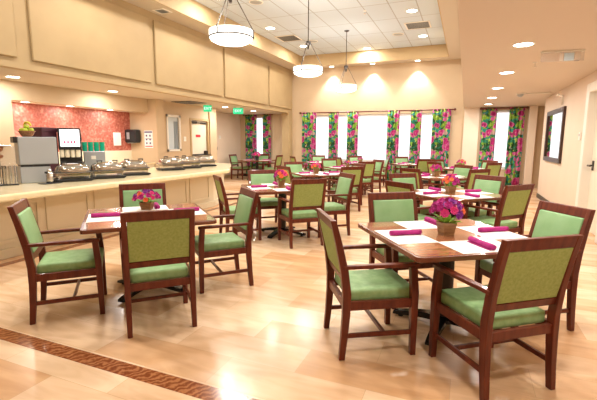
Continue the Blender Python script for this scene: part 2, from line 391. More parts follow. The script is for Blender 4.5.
# ------------------------------------------------------------ curtains
def curtain(x0, x1, label, group=None):
    z0, z1 = 0.06, 2.58
    n = 60; bm = bmesh.new(); cx = (x0 + x1) / 2; w = x1 - x0
    pl = max(3, round(w / 0.11))
    cols = []
    ph = random.random() * 6
    for k in range(9):
        t = k / 8; z = z0 + (z1 - z0) * t; row = []
        for i in range(n + 1):
            u = i / n; amp = 0.035 * (1 - 0.35 * t)
            y = amp * math.sin(2 * PI * pl * u + ph + 0.5 * math.sin(3 * t)) ; x = (u - 0.5) * w + 0.008 * math.sin(4 * PI * pl * u + t)
            row.append(bm.verts.new((x, y, z)))
        cols.append(row)
    for a, b_ in zip(cols, cols[1:]):
        for i in range(n): bm.faces.new((a[i], a[i + 1], b_[i + 1], b_[i]))
    o = obj('curtain', bm, M['floral'], None, True, (cx, YB - 0.12, 0))
    md = o.modifiers.new('thick', 'SOLIDIFY'); md.thickness = 0.006
    tag(o, label, 'curtain', group); return o
for a, b_, l in [(-8.49, -7.97, 'floral curtain left of the narrow nook window'), (-7.70, -7.33, 'floral curtain right of the narrow nook window'),
    (-5.94, -5.36, 'widest floral curtain at the left end of the back window bank'), (-4.87, -4.48, 'second floral curtain from the left on the back window bank'),
    (-4.13, -3.71, 'third floral curtain from the left, left edge of the widest bright pane'), (-2.65, -2.22, 'floral curtain at the right edge of the widest bright pane'),
    (-1.84, -1.47, 'narrow floral curtain second from the right end of the long rod'), (-1.11, -0.52, 'floral curtain at the right end of the long back rod'),
    (0.44, 0.88, 'floral curtain left of the alcove window under the low ceiling'), (1.24, 1.68, 'floral curtain right of the alcove window beside the column')]:
    curtain(a, b_, l)
def rod(x0, x1, label):
    t = thing('curtain_rod', label, 'curtain rod', ((x0 + x1) / 2, YB - 0.12, 2.555)); h = (x1 - x0) / 2
    quick('pole', M['rod'], t, lambda bm: tube(bm, (-h, 0, 0), (h, 0, 0), 0.022, 12))
    for s in (-1, 1):
        f = quick('finial', M['rod'], t, lambda bm: bmesh.ops.create_uvsphere(bm, u_segments=12, v_segments=8, radius=0.042), smooth=True); f.location = (s * h, 0, 0)
        quick('bracket', M['rod'], t, lambda bm: box(bm, s * (h - 0.1) - 0.012, s * (h - 0.1) + 0.012, 0, 0.12, -0.015, 0.015))
rod(-8.55, -7.25, 'dark wooden curtain rod over the nook window')
rod(-6.02, -0.40, 'long dark wooden curtain rod across the back window bank')
rod(0.40, 1.74, 'dark wooden curtain rod in the right alcove')

# ------------------------------------------------------------ chair
def make_chair():
    t = thing('armchair', 'x', 'chair')
    W = M['wood']
    for s in (-1, 1):
        x = s * 0.235
        # front leg, straight with taper, carries arm
        bm = bmesh.new(); bar(bm, [((x, 0.245, 0), 0.019, 0.019, 'z'), ((x, 0.240, 0.45), 0.025, 0.025, 'z'), ((x, 0.225, 0.63), 0.023, 0.023, 'z')])
        obj('leg', bm, W, t, bevel=0.004)
        bm = bmesh.new(); bar(bm, [((x, -0.257, 0), 0.018, 0.020, 'z'), ((x, -0.242, 0.16), 0.020, 0.023, 'z'), ((x, -0.232, 0.32), 0.021, 0.026, 'z'), ((x, -0.230, 0.46), 0.021, 0.028, 'z'),
                                  ((x, -0.250, 0.62), 0.021, 0.026, 'z'), ((x, -0.290, 0.80), 0.020, 0.022, 'z'), ((x, -0.330, 0.955), 0.019, 0.019, 'z')])
        obj('leg', bm, W, t, bevel=0.004)['label'] = 'rear leg running up into the back post'
        bm = bmesh.new(); bar(bm, [((x + s * 0.004, -0.262, 0.642), 0.020, 0.013, 'y'), ((x + s * 0.010, -0.05, 0.645), 0.024, 0.013, 'y'), ((x + s * 0.010, 0.16, 0.645), 0.026, 0.013, 'y'), ((x + s * 0.004, 0.262, 0.642), 0.022, 0.013, 'y')])
        obj('arm', bm, W, t, bevel=0.006)
        quick('stretcher', W, t, lambda bm: box(bm, x - 0.009, x + 0.009, -0.25, 0.245, 0.150, 0.182), bevel=0.003)
        quick('seat_rail', W, t, lambda bm: box(bm, x - 0.014, x + 0.014, -0.23, 0.235, 0.345, 0.405), bevel=0.003)
    quick('stretcher', W, t, lambda bm: box(bm, -0.23, 0.23, 0.03, 0.05, 0.152, 0.180), bevel=0.003)
    quick('seat_rail', W, t, lambda bm: box(bm, -0.225, 0.225, 0.225, 0.255, 0.345, 0.405), bevel=0.003)
    quick('seat_rail', W, t, lambda bm: box(bm, -0.225, 0.225, -0.245, -0.215, 0.345, 0.400), bevel=0.003)
    # rails of the back
    def rail(z0, z1, h):
        bm = bmesh.new()
        f = lambda z: -0.250 - (z - 0.62) * 0.237
        bar(bm, [((0, f(z0), z0), 0.219, h, 'z'), ((0, f(z1), z1), 0.219, h, 'z')]); return bm
    obj('top_rail', rail(0.885, 0.955, 0.0165), W, t, bevel=0.004)
    obj('lower_rail', rail(0.520, 0.568, 0.016), W, t, bevel=0.004)
    # seat cushion
    bm = bmesh.new(); box(bm, -0.212, 0.212, -0.205, 0.262, 0.390, 0.472, 0.024, 3)
    for v in bm.verts:
        if v.co.z > 0.44: v.co.z += 0.014 * (1 - (v.co.x / 0.22) ** 2) * (1 - ((v.co.y - 0.02) / 0.24) ** 2)
    obj('seat', bm, M['seatfab'], t, True)
    # backrest: front vinyl pad and woven outside back
    def pad(y0, y1, b_):
        bm = bmesh.new(); box(bm, -0.214, 0.214, y0, y1, 0.572, 0.884, b_, 2)
        for v in bm.verts: v.co.y += -0.250 - (v.co.z - 0.62) * 0.237
        return bm
    obj('backrest', pad(0.0, 0.030, 0.011), M['mint'], t, True)['label'] = 'mint green padded vinyl front of the backrest'
    obj('back_panel', pad(-0.016, 0.0, 0.004), M['olive'], t)['label'] = 'olive woven fabric on the outside of the backrest'
    return t
chair0 = make_chair(); first = [True]
def place_chair(x, y, facing, label, group=None):
    o = chair0 if first[0] else copy_tree(chair0)
    first[0] = False
    o.location = (x, y, 0); o.rotation_euler = (0, 0, R(facing - 90)); o['label'] = label
    o['group'] = group or 'green padded armchairs around the dining tables'
    return o

# ------------------------------------------------------------ table
def make_table():
    t = thing('dining_table', 'x', 'table'); h = 0.55; c = 0.04
    poly = []
    for (sx, sy, a0) in ((1, 1, 0), (-1, 1, 90), (-1, -1, 180), (1, -1, 270)):
        for k in range(4):
            a = R(a0 + k * 30); poly.append((sx * (h - c) + c * math.cos(a), sy * (h - c) + c * math.sin(a)))
    bm = bmesh.new(); prism(bm, poly, 0.715, 0.7485); obj('tabletop', bm, M['edge'], t, bevel=0.004)
    bm = bmesh.new(); prism(bm, [(x * 0.955, y * 0.955) for x, y in poly], 0.7485, 0.7500); obj('top_inlay', bm, M['tabletop'], t)['label'] = 'lighter wood field inside a dark edge band'
    quick('column', M['dark'], t, lambda bm: lathe(bm, [(0.085, 0.05), (0.06, 0.08), (0.055, 0.66), (0.08, 0.69)], 20), smooth=False)
    quick('mounting_plate', M['dark'], t, lambda bm: (box(bm, -0.28, 0.28, -0.03, 0.03, 0.69, 0.715), box(bm, -0.03, 0.03, -0.28, 0.28, 0.69, 0.715)))
    for k in range(4):
        a = k * PI / 2 + PI / 4
        bm = bmesh.new(); bar(bm, [((0.04, 0, 0.075), 0.045, 0.028, 'x'), ((0.2, 0, 0.062), 0.038, 0.022, 'x'), ((0.36, 0, 0.035), 0.032, 0.018, 'x'), ((0.41, 0, 0.026), 0.030, 0.012, 'x')])
        lathe(bm, [(0.022, 0.0), (0.022, 0.014)], 12, (0.35, 0, 0))
        o = obj('base_foot', bm, M['blackgloss'], t, bevel=0.004); o.rotation_euler = (0, 0, a)
    return t
table0 = make_table(); tfirst = [True]

mat0 = None
def placemat(x, y, a, label):
    global mat0
    if mat0 is None:
        mat0 = quick('placemat', M['mat'], None, lambda bm: box(bm, -0.155, 0.155, -0.22, 0.22, 0, 0.0015)); o = mat0
    else: o = mat0.copy(); C.objects.link(o)
    o.location = (x, y, 0.7502); o.rotation_euler = (0, 0, a); tag(o, label, 'placemat', 'white placemats on the dining tables')
nap0 = None
def napkin(x, y, a, label, z):
    global nap0
    if nap0 is None:
        bm = bmesh.new(); n = 20; rings = []
        for k in range(9):
            u = k / 8; xx = -0.125 + 0.25 * u; r = 0.019 * (1 + 0.06 * math.sin(9 * u)) * (0.96 if k in (0, 8) else 1)
            rings.append([bm.verts.new((xx, math.cos(2 * PI * i / n) * r * 1.15, 0.0195 + math.sin(2 * PI * i / n) * r)) for i in range(n)])
        for p, q in zip(rings, rings[1:]):
            for i in range(n): bm.faces.new((p[i], p[(i + 1) % n], q[(i + 1) % n], q[i]))
        for rg in (rings[0], rings[-1]):   # rolled end
            f = bm.faces.new(rg); bmesh.ops.inset_individual(bm, faces=[f], thickness=0.005, depth=-0.004)
        box(bm, -0.12, 0.12, 0.012, 0.030, 0.0, 0.006, 0.002)
        nap0 = obj('rolled_napkin', bm, M['napkin'], None, True); o = nap0
    else: o = nap0.copy(); C.objects.link(o)
    o.location = (x, y, z); o.rotation_euler = (0, 0, a); tag(o, label, 'napkin', 'rolled magenta napkins on the dining tables')

blossom_meshes = {}
def blossom_mesh(col):
    if col in blossom_meshes: return blossom_meshes[col]
    bm = bmesh.new()
    for ring, (n, tilt, rr) in enumerate([(7, 18, 1.0), (6, 48, 0.8), (4, 76, 0.5)]):
        for k in range(n):
            a = 2 * PI * k / n + ring * 0.5
            rad = Vector((math.cos(a), math.sin(a), 0)); sd = Vector((-math.sin(a), math.cos(a), 0)); t = R(tilt)
            d = rad * math.cos(t) + Vector((0, 0, 1)) * math.sin(t); nn = rad * -math.sin(t) + Vector((0, 0, 1)) * math.cos(t)
            p = [bm.verts.new(d * (0.1 * rr)), bm.verts.new(d * (0.6 * rr) + sd * 0.42 * rr + nn * 0.10), bm.verts.new(d * rr + sd * 0.22 * rr + nn * 0.02),
                 bm.verts.new(d * rr - sd * 0.22 * rr + nn * 0.02), bm.verts.new(d * (0.6 * rr) - sd * 0.42 * rr + nn * 0.10), bm.verts.new(d * 0.55 * rr - nn * 0.06)]
            for i in range(5): bm.faces.new((p[i], p[(i + 1) % 5], p[5]))
    bmesh.ops.create_icosphere(bm, subdivisions=1, radius=0.55)
    me = bpy.data.meshes.new('blossom'); bm.to_mesh(me); bm.free(); me.materials.append(M['f_' + col]); blossom_meshes[col] = me
    return me
leaf_me = None
def bouquet(x, y, z, label, s=1.0, w=1.0, cols=('magenta', 'magenta', 'purple', 'orange', 'pink', 'magenta', 'violet'), n=16, seed=1, dark=False, a=0.6, spread=0.095, lift=0.0):
    global leaf_me
    rnd = random.Random(seed)
    t = thing('flower_arrangement', label, 'flowers', (x, y, z), a, 'potted magenta flower arrangements')
    def pot(bm):
        b0, b1, hh = 0.042 * w, 0.056 * w, 0.098
        bar(bm, [((0, 0, 0), b0, b0, 'z'), ((0, 0, hh), b1, b1, 'z')])
        top = max(bm.faces, key=lambda f: f.calc_center_median().z)
        bmesh.ops.inset_individual(bm, faces=[top], thickness=0.008, depth=0.0)
        for v in top.verts: v.co.z -= 0.018
    p = quick('pot', M['black'] if dark else M['pot'], t, pot); p.scale = (s, s, s)
    if leaf_me is None:
        bm = bmesh.new()
        v = [bm.verts.new(c) for c in ((0, 0, 0), (0.35, 0.22, 0.10), (0.75, 0.17, 0.08), (1, 0, -0.05), (0.75, -0.17, 0.08), (0.35, -0.22, 0.10), (0.5, 0, 0.02))]
        for i in range(6): bm.faces.new((v[i], v[(i + 1) % 6], v[6]))
        leaf_me = bpy.data.meshes.new('leaf'); bm.to_mesh(leaf_me); bm.free(); leaf_me.materials.append(M['leaf'])
    for k in range(12):
        o = bpy.data.objects.new('leaf', leaf_me); C.objects.link(o); o.parent = t
        an = 2 * PI * k / 12 + rnd.random() * 0.3
        o.location = (0.02 * math.cos(an), 0.02 * math.sin(an), 0.09 * s); L = (0.085 + 0.03 * rnd.random()) * s
        o.scale = (L, L, L); o.rotation_euler = (rnd.uniform(-.4, .4), -R(rnd.uniform(-5, 50)), an)
    for k in range(n):
        col = cols[rnd.randrange(len(cols))]
        o = bpy.data.objects.new('blossom', blossom_mesh(col)); C.objects.link(o); o.parent = t
        th = math.acos(1 - (k + 0.5) / n * 1.02); ph = k * 2.39996
        rr = spread * s; d = Vector((math.sin(th) * math.cos(ph) * w, math.sin(th) * math.sin(ph) * w, math.cos(th) * 0.85))
        o.location = Vector((0, 0, 0.115 * s + lift)) + d * rr
        o.rotation_euler = d.to_track_quat('Z', 'Y').to_euler(); q = (0.030 + rnd.random() * 0.008) * s; o.scale = (q, q, q)
        o['label'] = {'magenta': 'deep magenta bloom', 'purple': 'purple bloom', 'orange': 'orange bloom', 'pink': 'hot pink bloom', 'violet': 'pale violet bloom'}[col]
    return t

SIDES = {'w': (-1, 0, 'left'), 'n': (0, 1, 'far'), 'e': (1, 0, 'right'), 's': (0, -1, 'near')}
def table_set(c, rot, label, short, sides='wnes', napjit=None):
    o = table0 if tfirst[0] else copy_tree(table0)
    tfirst[0] = False
    o.location = (c[0], c[1], 0); o.rotation_euler = (0, 0, R(rot)); o['label'] = label; o['group'] = 'square wooden dining tables'
    ca, sa = math.cos(R(rot)), math.sin(R(rot))
    for i, k in enumerate(sides):
        dx, dy, nm = SIDES[k]
        lx, ly = dx * 0.365, dy * 0.365
        # the long side of each mat runs along the table edge
        a = R(rot) + (0 if dx else PI / 2)
        placemat(c[0] + lx * ca - ly * sa, c[1] + lx * sa + ly * ca, a, 'white placemat at the %s seat of %s' % (nm, short))
        j = (napjit or {}).get(k, (0, 0, random.uniform(-0.12, 0.12)))
        lx += j[0]; ly += j[1]
        napkin(c[0] + lx * ca - ly * sa, c[1] + lx * sa + ly * ca, a + j[2], 'rolled magenta napkin at the %s seat of %s' % (nm, short), 0.7519)

T = [
 ((-0.08, 3.23), 34, 'large square wooden table in the right foreground with four placemats', 'the right foreground table', 'wnes', {'s': (0.02, 0.0, 0), 'e': (0.03, 0.01, 0), 'n': (0.10, 0.03, 0.0), 'w': (0.02, 0.03, 0)}),
 ((-2.80, 2.965), 47, 'square wooden table in the left foreground beside the serving counter', 'the left foreground table', 'wnes', {'n': (0.12, 0.03, 0.0)}),
 ((-2.62, 5.66), 41, 'square wooden table behind the left foreground table, with an orange and purple bouquet', 'the mid-left table', 'wnes', None),
 ((-0.13, 5.93), 43, 'square wooden table directly behind the right foreground table', 'the second table on the right', 'wnes', None),
 ((-3.00, 8.50), 43, 'square wooden table with red-pink flowers, third back on the left', 'the third table back on the left', 'wnes', None),
 ((-0.50, 8.85), 43, 'square wooden table third back on the right with a pink bouquet', 'the third table back on the right', 'wnes', None),
 ((-3.00, 10.95), 43, 'square wooden table fourth back on the left, near the wide windows', 'the fourth table back on the left', 'wnes', None),
 ((0.00, 11.85), 43, 'square wooden table fourth back on the right, near the alcove', 'the fourth table back on the right', 'wnes', None),
 ((-3.30, 13.55), 43, 'square wooden table at the windows below the widest bright pane', 'the window table below the widest pane', 'wnes', None),
 ((-1.62, 13.55), 40, 'square wooden table at the windows towards the right end of the long rod', 'the window table at the right end', 'wnes', None),
 ((-4.62, 13.30), 43, 'square wooden table at the windows at the left end of the long rod', 'the window table at the left end', 'wnes', None),
 ((-7.34, 13.60), 0, 'square wooden table in the nook beyond the serving counter', 'the nook table', 'we', None),
]
for c, r_, l, s_, sd, nj in T: table_set(c, r_, l, s_, sd, nj)

bouquet(-0.10, 3.22, 0.75, 'tapered bronze pot of magenta and purple flowers on the right foreground table', 1.0, 1.0, ('magenta', 'magenta', 'purple', 'magenta', 'pink', 'magenta', 'violet', 'magenta', 'orange'), n=24, seed=3, spread=0.112, lift=0.055)
bouquet(-3.00, 3.17, 0.7518, 'low wide pot of magenta, purple and orange flowers on the left foreground table', 0.80, 1.35, ('magenta', 'purple', 'magenta', 'pink', 'purple', 'magenta', 'orange'), n=26, seed=6, a=0.45, spread=0.115, lift=0.02)
bouquet(-2.68, 5.76, 0.75, 'orange and purple bouquet in a brown pot on the mid-left table', 1.1, 0.95, ('orange', 'purple', 'pink', 'magenta'), n=18, seed=8, lift=0.03)
bouquet(-0.16, 5.94, 0.75, 'pot of magenta flowers with yellow-green leaves on the second table on the right', 1.05, 1, ('magenta', 'orange', 'purple', 'magenta'), n=16, seed=9, lift=0.03)
bouquet(-3.11, 8.56, 0.75, 'red-pink bouquet in a brown pot on the third table back on the left', 1.1, 1, ('pink', 'orange', 'pink'), n=14, seed=11)
bouquet(-0.55, 8.93, 0.75, 'pink bouquet in a tall brown pot on the third table back on the right', 1.15, 1, ('pink', 'magenta', 'pink'), n=14, seed=12)
bouquet(-3.05, 11.0, 0.75, 'small magenta bouquet on the fourth table back on the left', 0.9, 1, n=12, seed=13)
bouquet(-0.08, 11.95, 0.75, 'small magenta bouquet on the fourth table back on the right', 1.15, 1, ('magenta', 'pink', 'orange'), n=12, seed=14)
bouquet(-7.34, 13.60, 0.75, 'magenta flowers in a black pot on the nook table', 1.5, 0.8, ('magenta', 'pink'), n=12, seed=15, dark=True)
bouquet(-3.3, 13.5, 0.75, 'small magenta bouquet on the window table below the widest pane', 0.9, 1, ('magenta', 'pink'), n=10, seed=16)

CH = [
 (-0.59, 2.77, 31, 'green armchair in profile on the left of the right foreground table'),
 (0.21, 2.67, 128, 'nearest armchair, olive back to the viewer, in the right foreground'),
 (-0.46, 3.76, -54, 'mint-fronted armchair on the far side of the right foreground table'),
 (0.50, 3.60, 213, 'mint-fronted armchair at the right edge, right of the foreground table'),
 (-3.10, 2.33, 46, 'leftmost armchair, in profile beside the left foreground table'),
 (-2.25, 2.465, 136, 'armchair with its olive back squarely to the viewer at the left foreground table'),
 (-2.28, 3.40, 228, 'armchair in profile facing left, right side of the left foreground table'),
 (-3.26, 3.40, -45, 'mint-fronted armchair between the left foreground table and the serving counter'),
 (-3.08, 5.14, 44, 'armchair seen edge-on, left of the mid-left table, in front of the counter end'),
 (-3.09, 6.07, -47, 'bright green-fronted armchair on the far side of the mid-left table'),
 (-2.14, 5.25, 134, 'olive-backed armchair in front of the mid-left table'),
 (-1.96, 5.98, 222, 'armchair facing left on the right side of the mid-left table'),
 (-0.54, 5.37, 49, 'olive-backed armchair left of the second table on the right, behind the mint backrest'),
 (-0.68, 6.34, -46, 'mint-fronted armchair on the far side of the second table on the right'),
 (0.38, 5.60, 140, 'olive-backed armchair in front of the second table on the right, against the peach wall'),
 (0.17, 6.47, 232, 'mint-fronted armchair right of the second table on the right'),
 (-3.25, 7.75, 55, 'olive-backed armchair left of the third table back on the left'),
 (-3.75, 9.05, -46, 'green-fronted armchair beyond the third table back on the left, before the column'),
 (-2.34, 8.20, 135, 'olive-backed armchair in front of the third table back on the left'),
 (-2.50, 9.00, 225, 'armchair right of the third table back on the left, mostly hidden'),
 (-0.75, 8.19, 50, 'olive-backed armchair left of the third table back on the right'),
 (-0.24, 9.44, 226, 'wide mint-fronted armchair right of the third table back on the right'),
 (0.05, 8.50, 135, 'olive-backed armchair in front of the third table back on the right'),
 (-2.55, 10.48, 134, 'olive-backed armchair in front of the fourth table back on the left'),
 (-2.50, 11.25, 225, 'armchair facing left at the right of the fourth table back on the left'),
 (-3.60, 11.45, -46, 'green-fronted armchair beyond the fourth table back on the left'),
 (-0.50, 11.15, 45, 'olive-backed armchair left of the fourth table back on the right'),
 (-0.53, 12.30, -45, 'mint-fronted armchair beyond the fourth table back on the right'),
 (0.47, 11.40, 135, 'olive-backed armchair in front of the alcove window'),
 (0.44, 12.32, 225, 'armchair right of the fourth table back on the right, behind the olive-backed one'),
 (-3.70, 13.05, 48, 'olive-backed armchair left of the window table below the widest pane'),
 (-3.55, 14.12, -60, 'mint armchair between the window and the table below the widest pane'),
 (-2.62, 13.15, 200, 'armchair facing left, right of the window table below the widest pane'),
 (-1.90, 14.15, -60, 'mint armchair by the window beyond the right-end window table'),
 (-1.30, 12.95, 128, 'green-backed armchair in front of the right-end window table'),
 (-5.20, 12.85, 40, 'dark-framed armchair in profile beside the left-end window table'),
 (-4.95, 13.95, -65, 'teal-looking armchair against the window at the left-end window table'),
 (-8.10, 13.60, 0, 'armchair left of the nook table, beyond the counter end'),
 (-6.72, 13.62, 180, 'armchair right of the nook table, facing left'),
 (-7.55, 14.25, -90, 'armchair below the nook window, behind the nook table'),
]
for c in CH: place_chair(*c)

# ------------------------------------------------------------ serving counter
sc = thing('serving_counter', 'long cream serving counter with panelled front along the left side', 'counter', (0, 0, 0))
topp = [(-4.48, -1.5), (-4.48, 7.0), (-4.53, 7.2), (-5.62, 9.0), (-5.80, 9.12), (-6.3, 9.12), (-6.3, -1.5)]
inn = [(-4.95, -1.5), (-4.95, 7.30), (-5.0, 7.45), (-5.62, 8.80), (-6.2, 8.85), (-6.2, -1.5)]
bodp = [(-5.2, -1.5), (-5.2, 7.55), (-5.66, 8.7), (-6.2, 8.75), (-6.2, -1.5)]
plin = [(-5.16, -1.5), (-5.16, 7.57), (-5.63, 8.76), (-6.22, 8.81), (-6.22, -1.5)]
def mk(name, poly, z0, z1, m, bev=0.0, label=None):
    bm = bmesh.new(); prism(bm, poly, z0, z1); o = obj(name, bm, m, sc, bevel=bev)
    if label: o['label'] = label
    return o
mk('countertop', topp, 0.80, 0.88, M['cream'], 0.022)
mk('under_moulding', inn, 0.745, 0.80, M['cream'], 0.012)
mk('body', bodp, 0.0, 0.745, M['creamp'])
mk('plinth', plin, 0.0, 0.12, M['creamp'], 0.01)
y = -1.0
for i in range(12):
    a, b_ = y, y + 0.70; y += 0.77
    if b_ > 7.5: break
    def fr(bm):
        x0, x1 = -5.2, -5.182
        box(bm, x0, x1, a, a + 0.05, 0.18, 0.70); box(bm, x0, x1, b_ - 0.05, b_, 0.18, 0.70)
        box(bm, x0, x1, a + 0.05, b_ - 0.05, 0.18, 0.23); box(bm, x0, x1, a + 0.05, b_ - 0.05, 0.65, 0.70)
    quick('front_panel', M['creamp'], sc, fr, bevel=0.005)
# servery back counter inside the niche
bc = thing('back_counter', 'cream back counter inside the red niche', 'counter', (-8.035, 6.75, 0))
quick('body', M['creamp'], bc, lambda bm: box(bm, -0.45, 0.33, -1.74, 1.74, 0, 0.84))
quick('countertop', M['cream'], bc, lambda bm: box(bm, -0.455, 0.36, -1.745, 1.745, 0.84, 0.88, 0.008))

# chafing dishes
def make_chafer():
    t = thing('chafing_dish', 'x', 'chafing dish')
    bm = bmesh.new(); box(bm, -0.24, 0.24, -0.17, 0.17, 0.010, 0.042, 0.012, 2)
    for s in (-1, 1): box(bm, -0.22, 0.22, s * 0.13 - 0.02, s * 0.13 + 0.02, 0, 0.014)
    obj('base_tray', bm, M['black'], t)
    for sx in (-1, 1):
        for sy in (-1, 1): quick('leg', M['steel'], t, lambda bm: box(bm, sx * 0.19 - 0.009, sx * 0.19 + 0.009, sy * 0.13 - 0.009, sy * 0.13 + 0.009, 0.042, 0.115))
    bm = bmesh.new(); box(bm, -0.205, 0.205, -0.15, 0.15, 0.075, 0.115, 0.008, 2); box(bm, -0.23, 0.23, -0.175, 0.175, 0.115, 0.128, 0.004)
    obj('pan', bm, M['lidm'], t)
    bm = bmesh.new(); n = 32; rings = []
    for (q, z) in [(1.0, 0.0), (1.0, 0.03), (0.97, 0.055), (0.90, 0.08), (0.78, 0.10), (0.6, 0.115), (0.35, 0.124), (0.1, 0.127)]:
        ring = []
        for k in range(n):
            a = 2 * PI * k / n; c_, s_ = math.cos(a), math.sin(a); e = 0.55
            ring.append(bm.verts.new((math.copysign(abs(c_) ** e, c_) * 0.218 * q, math.copysign(abs(s_) ** e, s_) * 0.163 * q, 0.128 + z)))
        rings.append(ring)
    for a, b in zip(rings, rings[1:]):
        for k in range(n): bm.faces.new((a[k], a[(k + 1) % n], b[(k + 1) % n], b[k]))
    bm.faces.new(rings[-1]); obj('lid', bm, M['lidm'], t, True)
    quick('lid_band', M['black'], t, lambda bm: box(bm, -0.222, 0.222, -0.168, 0.168, 0.128, 0.136, 0.002))
    for sx in (-0.11, 0.11):
        bm = bmesh.new(); tube(bm, (sx - 0.03, -0.06, 0.24), (sx - 0.03, -0.06, 0.27), 0.006); tube(bm, (sx + 0.03, -0.06, 0.24), (sx + 0.03, -0.06, 0.27), 0.006); tube(bm, (sx - 0.04, -0.06, 0.27), (sx + 0.04, -0.06, 0.27), 0.008)
        obj('lid_handle', bm, M['black'], t)
    return t
M['lidm'] = mat('lid_steel', (0.42, 0.37, 0.31), 0.12, 0.85)
chaf = make_chafer()
for i, (x, y, a, l) in enumerate([(-5.20, 4.07, 62, 'nearest chafing dish on a black tray, in front of the coffee machine'), (-5.12, 4.60, 60, 'second chafing dish on a black tray, in front of the green cups'),
    (-5.18, 5.20, 58, 'chafing dish on a black tray below the black towel dispenser'), (-5.42, 6.42, 60, 'chafing dish in the middle of the counter, below the white-framed window'),
    (-5.47, 7.04, 60, 'chafing dish below the gap between the window and the door'), (-5.55, 7.72, 60, 'farthest chafing dish on the counter, below the door')]):
    o = chaf if i == 0 else copy_tree(chaf)
    o.location = (x, y, 0.88); o.rotation_euler = (0, 0, R(a)); o['label'] = l; o['group'] = 'chafing dishes on the serving counter'

# cereal / drink dispensers
t = thing('drink_dispenser', 'double drink dispenser with two ribbed steel bases and a brown hopper, leftmost on the counter', 'dispenser', (-5.49, 3.29, 0.88), R(60))
quick('drip_tray', M['black'], t, lambda bm: box(bm, -0.18, 0.17, -0.11, 0.10, 0, 0.012, 0.004))
for sx in (-0.088, 0.082):
    bm = bmesh.new(); n = 48; rr = []
    for z in (0.012, 0.25): rr.append([bm.verts.new((sx + math.cos(2 * PI * i / n) * (0.082 if i % 4 < 2 else 0.074), math.sin(2 * PI * i / n) * (0.082 if i % 4 < 2 else 0.074), z)) for i in range(n)])
    for i in range(n): bm.faces.new((rr[0][i], rr[0][(i + 1) % n], rr[1][(i + 1) % n], rr[1][i]))
    bm.faces.new(rr[0]); bm.faces.new(rr[1]); obj('steel_base', bm, M['steel'], t)
quick('clear_tank', M['clearpl'], t, lambda bm: box(bm, -0.16, 0.16, -0.05, 0.08, 0.25, 0.50, 0.02, 2))
quick('hopper', M['amber'], t, lambda bm: lathe(bm, [(0.012, 0.30), (0.014, 0.34), (0.05, 0.36), (0.055, 0.385), (0.02, 0.40), (0.02, 0.42), (0.055, 0.45), (0.066, 0.50), (0.0, 0.50)], 20, (-0.02, -0.10, 0)), smooth=True)
quick('top_plate', M['steel'], t, lambda bm: (box(bm, -0.17, 0.12, -0.17, 0.09, 0.50, 0.512, 0.003), lathe(bm, [(0.03, 0.512), (0.02, 0.54), (0.0, 0.545)], 12, (-0.02, -0.1, 0))))
quick('spigot', M['black'], t, lambda bm: (tube(bm, (-0.02, -0.11, 0.25), (-0.02, -0.11, 0.31), 0.014), box(bm, -0.035, -0.005, -0.13, -0.10, 0.21, 0.26, 0.004)))
t = thing('juice_machine', 'large grey stainless machine with a dark slot, fruit basket on top', 'machine', (-5.48, 3.76, 0.88), R(66))
quick('upper_body', M['grey'], t, lambda bm: box(bm, -0.225, 0.225, -0.14, 0.14, 0.25, 0.62, 0.008))
quick('lower_body', M['grey'], t, lambda bm: box(bm, -0.225, 0.13, -0.13, 0.13, 0.0, 0.225, 0.008))
quick('slot', M['black'], t, lambda bm: box(bm, -0.21, 0.12, -0.13, 0.13, 0.222, 0.252))
quick('side_cap', M['black'], t, lambda bm: box(bm, -0.27, -0.225, -0.12, 0.1, 0.54, 0.62, 0.005))
t = thing('thermal_pot', 'small silver thermal pot in front of the grey machine', 'pot', (-5.14, 3.68, 0.888))
quick('body', M['steel'], t, lambda bm: lathe(bm, [(0.042, 0.0), (0.045, 0.03), (0.045, 0.13), (0.03, 0.155)], 20), smooth=True)
quick('lid', M['chrome'], t, lambda bm: lathe(bm, [(0.032, 0.155), (0.03, 0.175), (0.012, 0.185), (0.0, 0.187)], 16), smooth=True)
quick('spout', M['black'], t, lambda bm: box(bm, -0.01, 0.01, -0.06, -0.03, 0.13, 0.155))
tag(quick('serving_tray', M['black'], None, lambda bm: box(bm, -0.08, 0.08, -0.12, 0.12, 0, 0.008, 0.003), loc=(-5.14, 3.68, 0.88)), 'small black tray at the counter edge in front of the silver pot', 'tray')
# basket with fruit
t = thing('fruit_basket', 'small wicker basket on top of the grey machine', 'basket', (-5.52, 3.68, 1.50))
quick('bowl', M['basket'], t, lambda bm: lathe(bm, [(0.05, 0), (0.07, 0.02), (0.095, 0.07), (0.10, 0.075), (0.09, 0.07), (0.065, 0.025), (0.0, 0.015)], 20))
quick('rim', M['basket'], t, lambda bm: [tube(bm, (0.098 * math.cos(k * PI / 8), 0.098 * math.sin(k * PI / 8), 0.075), (0.098 * math.cos((k + 1) * PI / 8), 0.098 * math.sin((k + 1) * PI / 8), 0.075), 0.008, 6) for k in range(16)])
ap0 = None
for k, (dx, dy, dz) in enumerate([(-0.045, -0.03, 0.065), (0.03, -0.045, 0.065), (0.045, 0.03, 0.068), (-0.03, 0.045, 0.066), (0.0, 0.0, 0.115)]):
    if ap0 is None:
        bm = bmesh.new(); lathe(bm, [(0.0, -0.030), (0.014, -0.034), (0.030, -0.020), (0.037, 0.0), (0.034, 0.018), (0.020, 0.032), (0.006, 0.027), (0.0, 0.024)], 16)
        ap0 = obj('apple', bm, M['apple'], None, True); o = ap0
        quick('stem', M['amber'], ap0, lambda bm: tube(bm, (0, 0, 0.024), (0.004, 0, 0.045), 0.002, 5))
    else: o = copy_tree(ap0)
    o.location = (-5.52 + dx, 3.68 + dy, 1.50 + dz + 0.02)
    tag(o, 'green apple in the wicker fruit basket' if k < 4 else 'green apple topmost on the fruit basket pile', 'apple', 'green apples in the basket' if k < 4 else None)
bm = bmesh.new()
